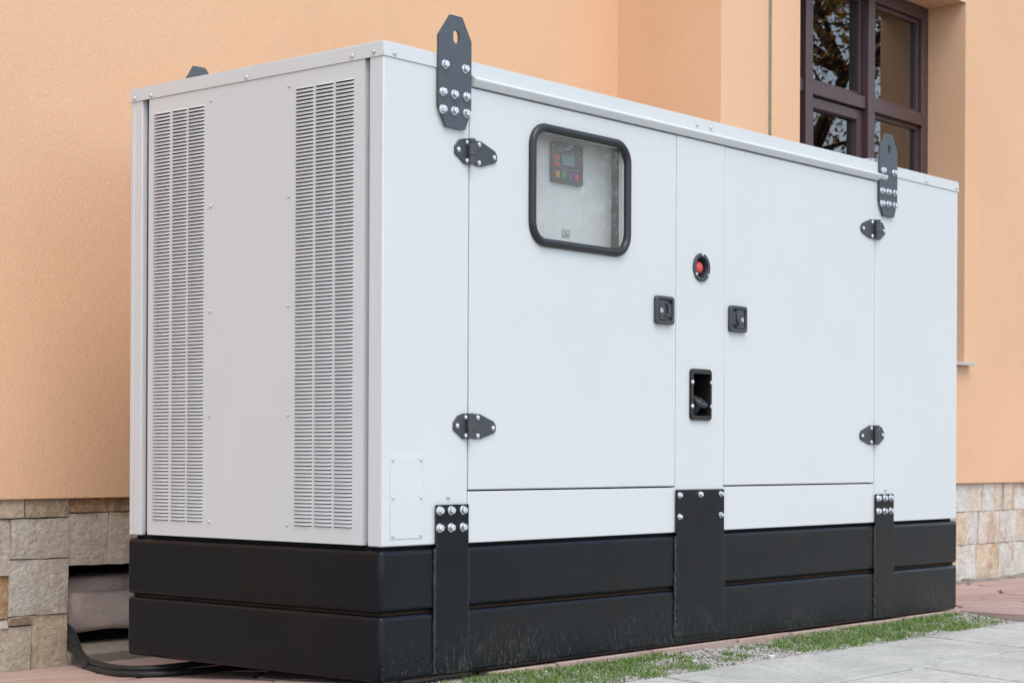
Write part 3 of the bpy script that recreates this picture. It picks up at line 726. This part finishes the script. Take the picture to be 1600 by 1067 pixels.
def hood(mb, yc, z, w):
    h = w/2; t = .0047; d = .0047
    # top edge flush, lip leaning out; ends taper back to the sheet
    a = [(yc-h, z), (yc+h, z)]; li = [(yc-h+.004, z-d), (yc+h-.004, z-d)]
    b = len(mb.v)
    mb.v += [(-.0002, a[0][0], z+.0004), (-.0002, a[1][0], z+.0004), (-t, li[1][0], z-d), (-t, li[0][0], z-d), (-.0002, yc-h-.001, z-d+.0012), (-.0002, yc+h+.001, z-d+.0012), (-t*.72, a[0][0]+.004, z-.0028), (-t*.72, a[1][0]-.004, z-.0028)]
    for q in ((0,6,7,1), (6,3,2,7), (0,4,6), (4,3,6), (1,7,5), (7,2,5)): mb.f.append(tuple(b+i for i in q)); mb.mi.append(0)
order = []
for ci, (a, b) in enumerate(ycols):
    for r in range(NR): order.append((ci, r))
order.sort(key=lambda q: (q[0], q[1]))
singles = [q for q in order if q[0] < 3][:300]; rest = [q for q in order if q not in set(singles)]
proto = {}
for ci, r in singles:
    a, b = ycols[ci]; z = ZT-r*PITCH; wl_ = (0, (a+b)/2, z)
    if ci not in proto:
        m = MB(); hood(m, 0, 0, b-a); o = m.build('louvre', M['white'], lp, origin=(0,0,0), recalc=False, angle=60); proto[ci] = o
        WLOC[o.name] = Vector(wl_); o.location = Vector(wl_)-WLOC[lp.name]
    else: dup(proto[ci], lp, wl_)
m = MB()
for ci, r in rest: a, b = ycols[ci]; hood(m, (a+b)/2, ZT-r*PITCH, b-a)
o = m.build('louvre_rows', M['white'], lp, recalc=False, angle=60); struct(o, 'stuff')
for y in (.733, .384):
    for z in (1.719, 1.396, 1.076, .756, .434): TINY.put(lp, (0, y, z), XROT, 'screw')

# roof cap with its skirt
roof = MB(); roof.box(-.002, L+.003, -.002, D+.003, 1.797, H)
roof.box(-.003, L+.0035, -.0035, -.0005, ZC, 1.797); roof.box(-.0035, -.0005, -.0005, D+.0035, ZC, 1.797); roof.box(L+.0005, L+.0035, -.0005, D+.0035, ZC, 1.797); roof.box(-.0005, L+.0005, D+.0005, D+.0035, ZC, 1.797)
roof.box(0, L, 0, D, 1.778, 1.796)
cap = G(roof, 'roof', 'white', bevel=.0012)
for x, z in ((.040,1.769),(1.531,1.775),(1.613,1.775),(3.178,1.770),(3.444,1.773)): SMALL.put(cap, (x, -.0035, z), None, 'bolt')
for y, z in ((1.099,1.768),(1.016,1.768),(.568,1.768),(.120,1.771),(.034,1.772)): SMALL.put(cap, (-.0035, y, z), XROT, 'bolt')
# rain gutter strip over the doors
G(MB().prism([(-.0038,1.7575),(-.0065,1.7570),(-.0165,1.7515),(-.0190,1.7480),(-.0190,1.7455),(-.0175,1.7425),(-.0075,1.7265),(-.0036,1.7262)], .369, 2.835, 'x'), 'drip_rail', 'white', bevel=.0010)
G(MB().box(.3655, 2.7635, .001, P1, 1.7255, ZC+.01), 'header_strip', 'white')
br = G(MB().prism([(2.66,1.8015),(2.86,1.8015),(2.86,1.828),(2.84,1.828)], .05, .054), 'roof_bracket', 'white', bevel=.001)
MID.put(br, (2.835, .05, 1.817), None, 'bolt')

# lifting lugs
def lug_mesh(slot=True):
    n = 28; w = .0705
    out = [(-w, .255), (-w+.002,.255)]
    poly = [(-.0705,-.105),(-.0705+.038,-.163),(.0705-.030,-.163),(.0705,-.105),(.0705,.098),(.030,.163),(-.020,.163),(-.0705,.098)]
    # loop around a slot in the head: head ring plus the body below
    m = MB(); head_o, head_i = [], []
    cx, cz, hz = .004, .102, .0065
    for i in range(n):
        a = 2*math.pi*i/n+math.pi/n; dx, dz = math.cos(a), math.sin(a)
        head_i.append((cx+.0135*dx, cz+(hz if dz > 0 else -hz)+.0135*dz))
        # ray to the head outline (polygon with flat bottom at z=.045)
        P = [(-.0705,.045),(.0705,.045),(.0705,.098),(.030,.163),(-.020,.163),(-.0705,.098)]; best = None
        for k in range(len(P)):
            (ax, az), (bx, bz) = P[k], P[(k+1) % len(P)]; ex, ez = bx-ax, bz-az; den = dx*ez-dz*ex
            if abs(den) < 1e-9: continue
            t = ((ax-cx)*ez-(az-cz)*ex)/den; u = ((ax-cx)*dz-(az-cz)*dx)/den
            if t > 0 and -1e-6 <= u <= 1+1e-6 and (best is None or t < best): best = t
        head_o.append((cx+dx*best, cz+dz*best))
    # snap the nearest loop points to the outline corners
    for c_ in [(-.0705,.045),(.0705,.045),(.0705,.098),(.030,.163),(-.020,.163),(-.0705,.098)]:
        k = min(range(n), key=lambda i: (head_o[i][0]-c_[0])**2+(head_o[i][1]-c_[1])**2); head_o[k] = c_
    m.ring(head_o, head_i, -.0125, -.004)
    m.prism([(-.0705,-.105),(-.0365,-.163),(.0445,-.163),(.0705,-.105),(.0705,.045),(-.0705,.045)], -.0125, -.004)
    return m
LUGZ = 1.755
def make_lug(x, y, flip, src=None):
    if src is None: o = lug_mesh().build('lifting_lug', M['lug'], gen, origin=(0,0,0)); WLOC[o.name] = Vector((x, y, LUGZ)); o.location = (x, y, LUGZ)
    else: o = dup(src, gen, (x, y, LUGZ), rot=(0, 0, R(180)) if flip else None)
    for bx, bz in ((-.047,.014),(.040,.014),(-.0555,-.067),(-.0065,-.067),(.0465,-.066),(-.0555,-.117),(-.0065,-.115),(.0465,-.115)):
        b = BIG.put(o, (x+bx, y-.0125, LUGZ+bz)); 
        if flip: b.location = (bx, -.0125, bz)
    return o
l1 = make_lug(.2855, 0, False)
l2 = make_lug(2.849, 0, False, l1)
make_lug(.29, D, True, l1); make_lug(2.8655, D, True, l1)

# hinges
def make_hinge(xs, zc, mirror, label=None):
    s = -1 if mirror else 1
    m = MB(); X = lambda d: xs+s*d
    h = .037
    def plate(poly): m.prism([(X(a), zc+b) for a, b in poly][::s], -.006, -.0003)
    plate([(-.070,.010),(-.052,.030),(-.030,h),(-.008,h),(-.008,-h),(-.030,-h),(-.052,-.022),(-.070,-.012)])
    plate([(.016,h),(.045,h),(.108,.016),(.118,.004),(.118,-.012),(.108,-.020),(.050,-h),(.016,-h)])
    kx = xs-.006
    m.tube([(kx, -.0125, zc-h), (kx, -.0125, zc-h/3-.0008)], .0125, 14); m.tube([(kx, -.0125, zc-h/3), (kx, -.0125, zc+h-.012)], .0130, 14); m.tube([(kx, -.0125, zc+h-.011), (kx, -.0125, zc+h+.001)], .0125, 14)
    o = G(m, 'hinge', 'plastic', bevel=.0015)
    for a, b in ((-.018,.026),(-.018,-.028),(-.056,.001),(.034,.026),(.034,-.028),(.103,-.004)): SMALL.put(o, (X(a), -.006, zc+b), None, 'bolt')
for z in (1.532, .7255): make_hinge(.364, z, False); make_hinge(2.766, z, True)

# swing latches
def make_latch(x0, x1, z0, z1, mirror):
    cx, cz = (x0+x1)/2, (z0+z1)/2; w, h = (x1-x0)/2, (z1-z0)/2; s = -1 if mirror else 1
    X = lambda d: cx+s*d
    m = MB(); m.ring(rrect(x0, x1, z0, z1, .012, 5), rrect(x0+.011, x1-.011, z0+.012, z1-.012, .006, 5), -.015, -.0002)
    m.box(x0+.010, x1-.010, -.006, -.0005, z0+.010, z1-.010)
    o = G(m, 'latch', 'plastic', bevel=.003, seg=2)
    a, b = sorted((X(-.034), X(.012))); k = MB().box(a, b, -.0125, -.0062, cz-.033, cz+.033)
    a, b = sorted((X(.0122), X(.036))); k.box(a, b, -.0125, -.0062, cz-.022, cz+.022)
    k.build('latch_paddle', M['plastic'], o, bevel=.0015)
    pts = [(X(-.004+.017*math.cos(t)), -.014-.003*math.sin(t+1.57)**2, cz+.022*math.sin(t)) for t in [R(-80+16*i) for i in range(11)]]
    MB().tube(pts, .0035, 8).build('finger_loop', M['plastic'], o)
    m = MB(); m.cyl((X(-.022), -.0125, cz-.002), .0085, .0080, .002, 16); m.cur = 1; m.box(X(-.022)-.0012, X(-.022)+.0012, -.0148, -.0143, cz-.007, cz+.003)
    m.build('key_lock', [M['zinc'], M['dark']], o)
make_latch(1.287, 1.389, 1.080, 1.174, False); make_latch(1.729, 1.834, 1.077, 1.1695, True)

# emergency stop
m = MB(); n = 32; cc = lambda r: [(1.562+r*math.cos(2*math.pi*i/n), 1.288+r*math.sin(2*math.pi*i/n)) for i in range(n)]
m.ring(cc(.0490), cc(.036), -.007, -.0003)
m.ring(cc(.0395), cc(.0355), -.0003, .032); m.cyl((1.562,.036,1.288), .040, .040, .004, 32)
es = G(m, 'emergency_stop', 'plastic', bevel=.0015)
q = MB(); q.cyl((1.562,.031,1.288), .012, .012, .016, 18); q.cyl((1.562,.015,1.288), .020, .021, .006, 24); q.dome((1.562,.009,1.288), .021, .011, 24, 5)
o = q.build('stop_button', M['tint'], es, angle=50); o.color = (.62, .07, .07, 1); o['label'] = 'red mushroom button'
for a in (90, 215, 325): TINY.put(es, (1.562+.0435*math.cos(R(a)), -.007, 1.288+.0435*math.sin(R(a))), None, 'screw')

# filler recess
m = MB(); m.ring(rrect(1.496, 1.621, .763, .939, .014, 5), rrect(1.511, 1.6115, .779, .922, .004, 5), -.009, -.0003)
m.ring(rrect(1.508, 1.614, .777, .924, .004, 5), rrect(1.5105, 1.6115, .7795, .9215, .004, 5), -.0003, .10); m.box(1.508, 1.614, .10, .104, .777, .924)
fl = G(m, 'filler_recess', 'gloss', bevel=.004, seg=3)
ax = Vector((.10, -.55, .80)).normalized(); ua = ax.orthogonal().normalized(); ub = ax.cross(ua)
m = MB(); base_ = Vector((1.573, .042, .787)); m.cyl(base_, .016, .016, .042, 16, (ua, ub, ax)); m.cyl(base_+ax*.042, .031, .032, .012, 24, (ua, ub, ax)); m.cyl(base_+ax*.054, .030, .027, .004, 24, (ua, ub, ax)); m.cyl(base_+ax*.058+ua*.0, .009, .008, .004, 12, (ua, ub, ax))
m.build('filler_cap', M['plastic'], fl, bevel=.001)
for x, z in ((1.503,.893),(1.6155,.893),(1.503,.811),(1.6155,.811)): SMALL.put(fl, (x, -.009, z), None, 'bolt')

# screwed cover plate at the corner
pl = G(MB().box(.0345, .1665, -.0022, -.0003, .4035, .6365), 'cover_plate', 'white', bevel=.0006)
for x in (.043, .158):
    for z in (.627, .520, .412): TINY.put(pl, (x, -.0022, z), None, 'screw')

# black brackets that tie canopy to base
def bracket(x0, x1, z0, z1, bolts, kind, th=.0100):
    o = G(MB().box(x0, x1, -th, -.0045, z0, z1), 'bracket', 'black', bevel=.0016)
    for x, z in bolts: kind.put(o, (x, -th, z))
    pts = [(x0-.003+rnd.uniform(-.0015,.0015), -.006+rnd.uniform(-.0015,.0015), z0+.004+(.366-z0)*i/46) for i in range(47)]
    MB().tube(pts, [rnd.uniform(.0035,.0062) for _ in pts], 7).build('weld', M['bead'], o)
    pts = [(x1+.003+rnd.uniform(-.001,.001), -.005, z0+.004+(.366-z0)*i/46) for i in range(47)]
    MB().tube(pts, [rnd.uniform(.0028,.0045) for _ in pts], 7).build('weld', M['bead'], o)
    return o
bracket(.2165, .3575, .006, .497, [(x, z) for x in (.2265+.002,.277,.329) for z in (.480,.430)], BIG)
bracket(1.4125, 1.6995, .030, .5255, [(1.427,.508),(1.550,.509),(1.675,.509),(1.427,.435),(1.675,.436)], MID)
bracket(2.7640, 2.9090, .004, .4925, [(x, z) for x in (2.780,2.831,2.880) for z in (.477,.426)], BIG)
post = [o for o in gen.children if o.name.startswith('corner_panel')]
SMALL.put(post[0], (.276, 0, .519), None, 'bolt'); SMALL.put(post[1], (2.855, 0, .512), None, 'bolt')

# control panel behind the door window
ip = G(MB().box(.56, 1.165, .085, .089, 1.255, 1.74), 'instrument_panel', 'inner', bevel=.001)
G(MB().box(1.176, 1.182, .05, .25, 1.255, 1.74), 'compartment_side', 'dark')
mod = G(MB().prism(rrect(.872, 1.0295, 1.508, 1.637, .010, 4), .096, .1095), 'control_module', 'plastic', bevel=.003)
def dab(name, x0, x1, z0, z1, col, y=.0945, d=.003, r=.0025):
    o = MB().prism(rrect(x0, x1, z0, z1, r, 2), y, y+d).build(name, M['tint'], mod, bevel=.0006); o.color = (*col, 1); return o
dab('display', .918, .982, 1.566, 1.602, (.14, .30, .34)).data.materials[0] = M['tint']
for z in (1.588, 1.567): dab('warning_key', .880, .905, z-.0095, z+.0085, (.55, .06, .045))
for i, col in enumerate(((.62,.30,.06),(.05,.34,.09),(.05,.13,.45),(.58,.05,.11))): dab('button', .888+i*.032, .906+i*.032, 1.524, 1.545, col)
for i in range(5): dab('key', .914+i*.019, .927+i*.019, 1.551, 1.559, (.16,.18,.20), r=.001)
for i in range(3): dab('key', .963, .977, 1.6065+0*i, 1.6125, (.3,.3,.3), r=.001) if i == 0 else None
dab('maker_strip', .924, .966, 1.617, 1.6225, (.35,.36,.37), r=.0008)
for z in (1.595, 1.578): dab('key', .994, 1.012, z-.004, z+.004, (.30,.10,.09), r=.001)
G(MB().box(.56, 1.195, .035, .084, 1.252, 1.256), 'bounce_floor', 'inner'); G(MB().box(.56, 1.195, .035, .084, 1.735, 1.739), 'bounce_top', 'inner')  # white plates added to bounce light onto the instrument panel
o = G(MB().box(.936, .974, .1065, .1095, 1.340, 1.364), 'panel_lock', 'sillm', bevel=.001)
TINY.put(o, (.955, .1065, 1.352), None, 'screw')
for q in (mod, o): q.location.x -= .032; q.location.y -= .025

# ------------------------------------------------------------------ trees that the panes mirror
def tree(name, label, loc, h, cr, crown_z, mat, n, seedv, leaf=.11, trunk=.16):
    rg = random.Random(seedv); t = thing(name, label, 'tree', loc, 'trees across the street')
    x0, y0, z0 = loc; m = MB(); tips = []
    tp = [(x0+rg.uniform(-.08,.08)*i, y0+rg.uniform(-.08,.08)*i, z0+h*.92*i/9) for i in range(10)]
    m.tube(tp, [trunk*(1-.088*i) for i in range(10)], 9)
    for k in range(46):
        i = rg.randint(2, 8); b0 = Vector(tp[i]); a = rg.uniform(0, 6.28); ln = cr*rg.uniform(.5, 1.0)*(1.15-.08*i)
        b1 = b0+Vector((math.cos(a)*ln*.55, math.sin(a)*ln*.55, rg.uniform(.1,.5)*ln)); b2 = b0+Vector((math.cos(a+.25)*ln, math.sin(a+.25)*ln, rg.uniform(.0,.75)*ln))
        m.tube([b0, b1, b2], [trunk*.30, trunk*.18, trunk*.06], 6); tips += [b1, b2, (b1+b2)/2, b0.lerp(b1, .6)]
        for _ in range(3):
            b3 = b1.lerp(b2, rg.random())+Vector((rg.uniform(-.6,.6), rg.uniform(-.6,.6), rg.uniform(-.3,.5))); m.tube([b1.lerp(b2,.4), b3], [trunk*.10, trunk*.03], 4); tips.append(b3)
    m.build('trunk', M['bark'], t)
    f = MB(); tone = []
    for _ in range(n):
        c_ = rg.choice(tips); p = Vector(c_)+Vector((rg.gauss(0,.26), rg.gauss(0,.26), rg.gauss(0,.24)))
        if p.z < z0+crown_z: continue
        a = Vector((rg.gauss(0,1), rg.gauss(0,1), rg.gauss(0,1))).normalized(); b_ = a.orthogonal().normalized(); s = leaf*rg.uniform(.5, 1.2); bs = len(f.v)
        f.v += [tuple(p-b_*s*.5), tuple(p+a.cross(b_)*s*.32), tuple(p+b_*s*.6), tuple(p-a.cross(b_)*s*.32)]; f.f.append((bs, bs+1, bs+2, bs+3)); f.mi.append(0)
        tone += [min(1, max(0, rg.gauss(.5, .25)))]*4
    o = f.build('crown', mat, t, recalc=False, smooth=False)
    o.data.attributes.new('tone', 'FLOAT', 'POINT').data.foreach_set('value', tone)
tree('street_tree', 'russet autumn tree mirrored in the upper panes of the building window', (14.7, -4.2, -.16), 8.2, 2.4, 2.2, M['leaf_autumn'], 13000, 11, leaf=.07)
tree('street_tree', 'green leafed tree mirrored low in the building window', (19.5, -9.0, -.16), 7.5, 2.6, 1.6, M['leaf_green'], 11000, 12, leaf=.075)
tree('street_tree', 'yellowing tree mirrored in the small generator door window', (10.8, -8.6, -.16), 6.5, 2.5, 1.6, M['leaf_autumn'], 16000, 13, leaf=.07)
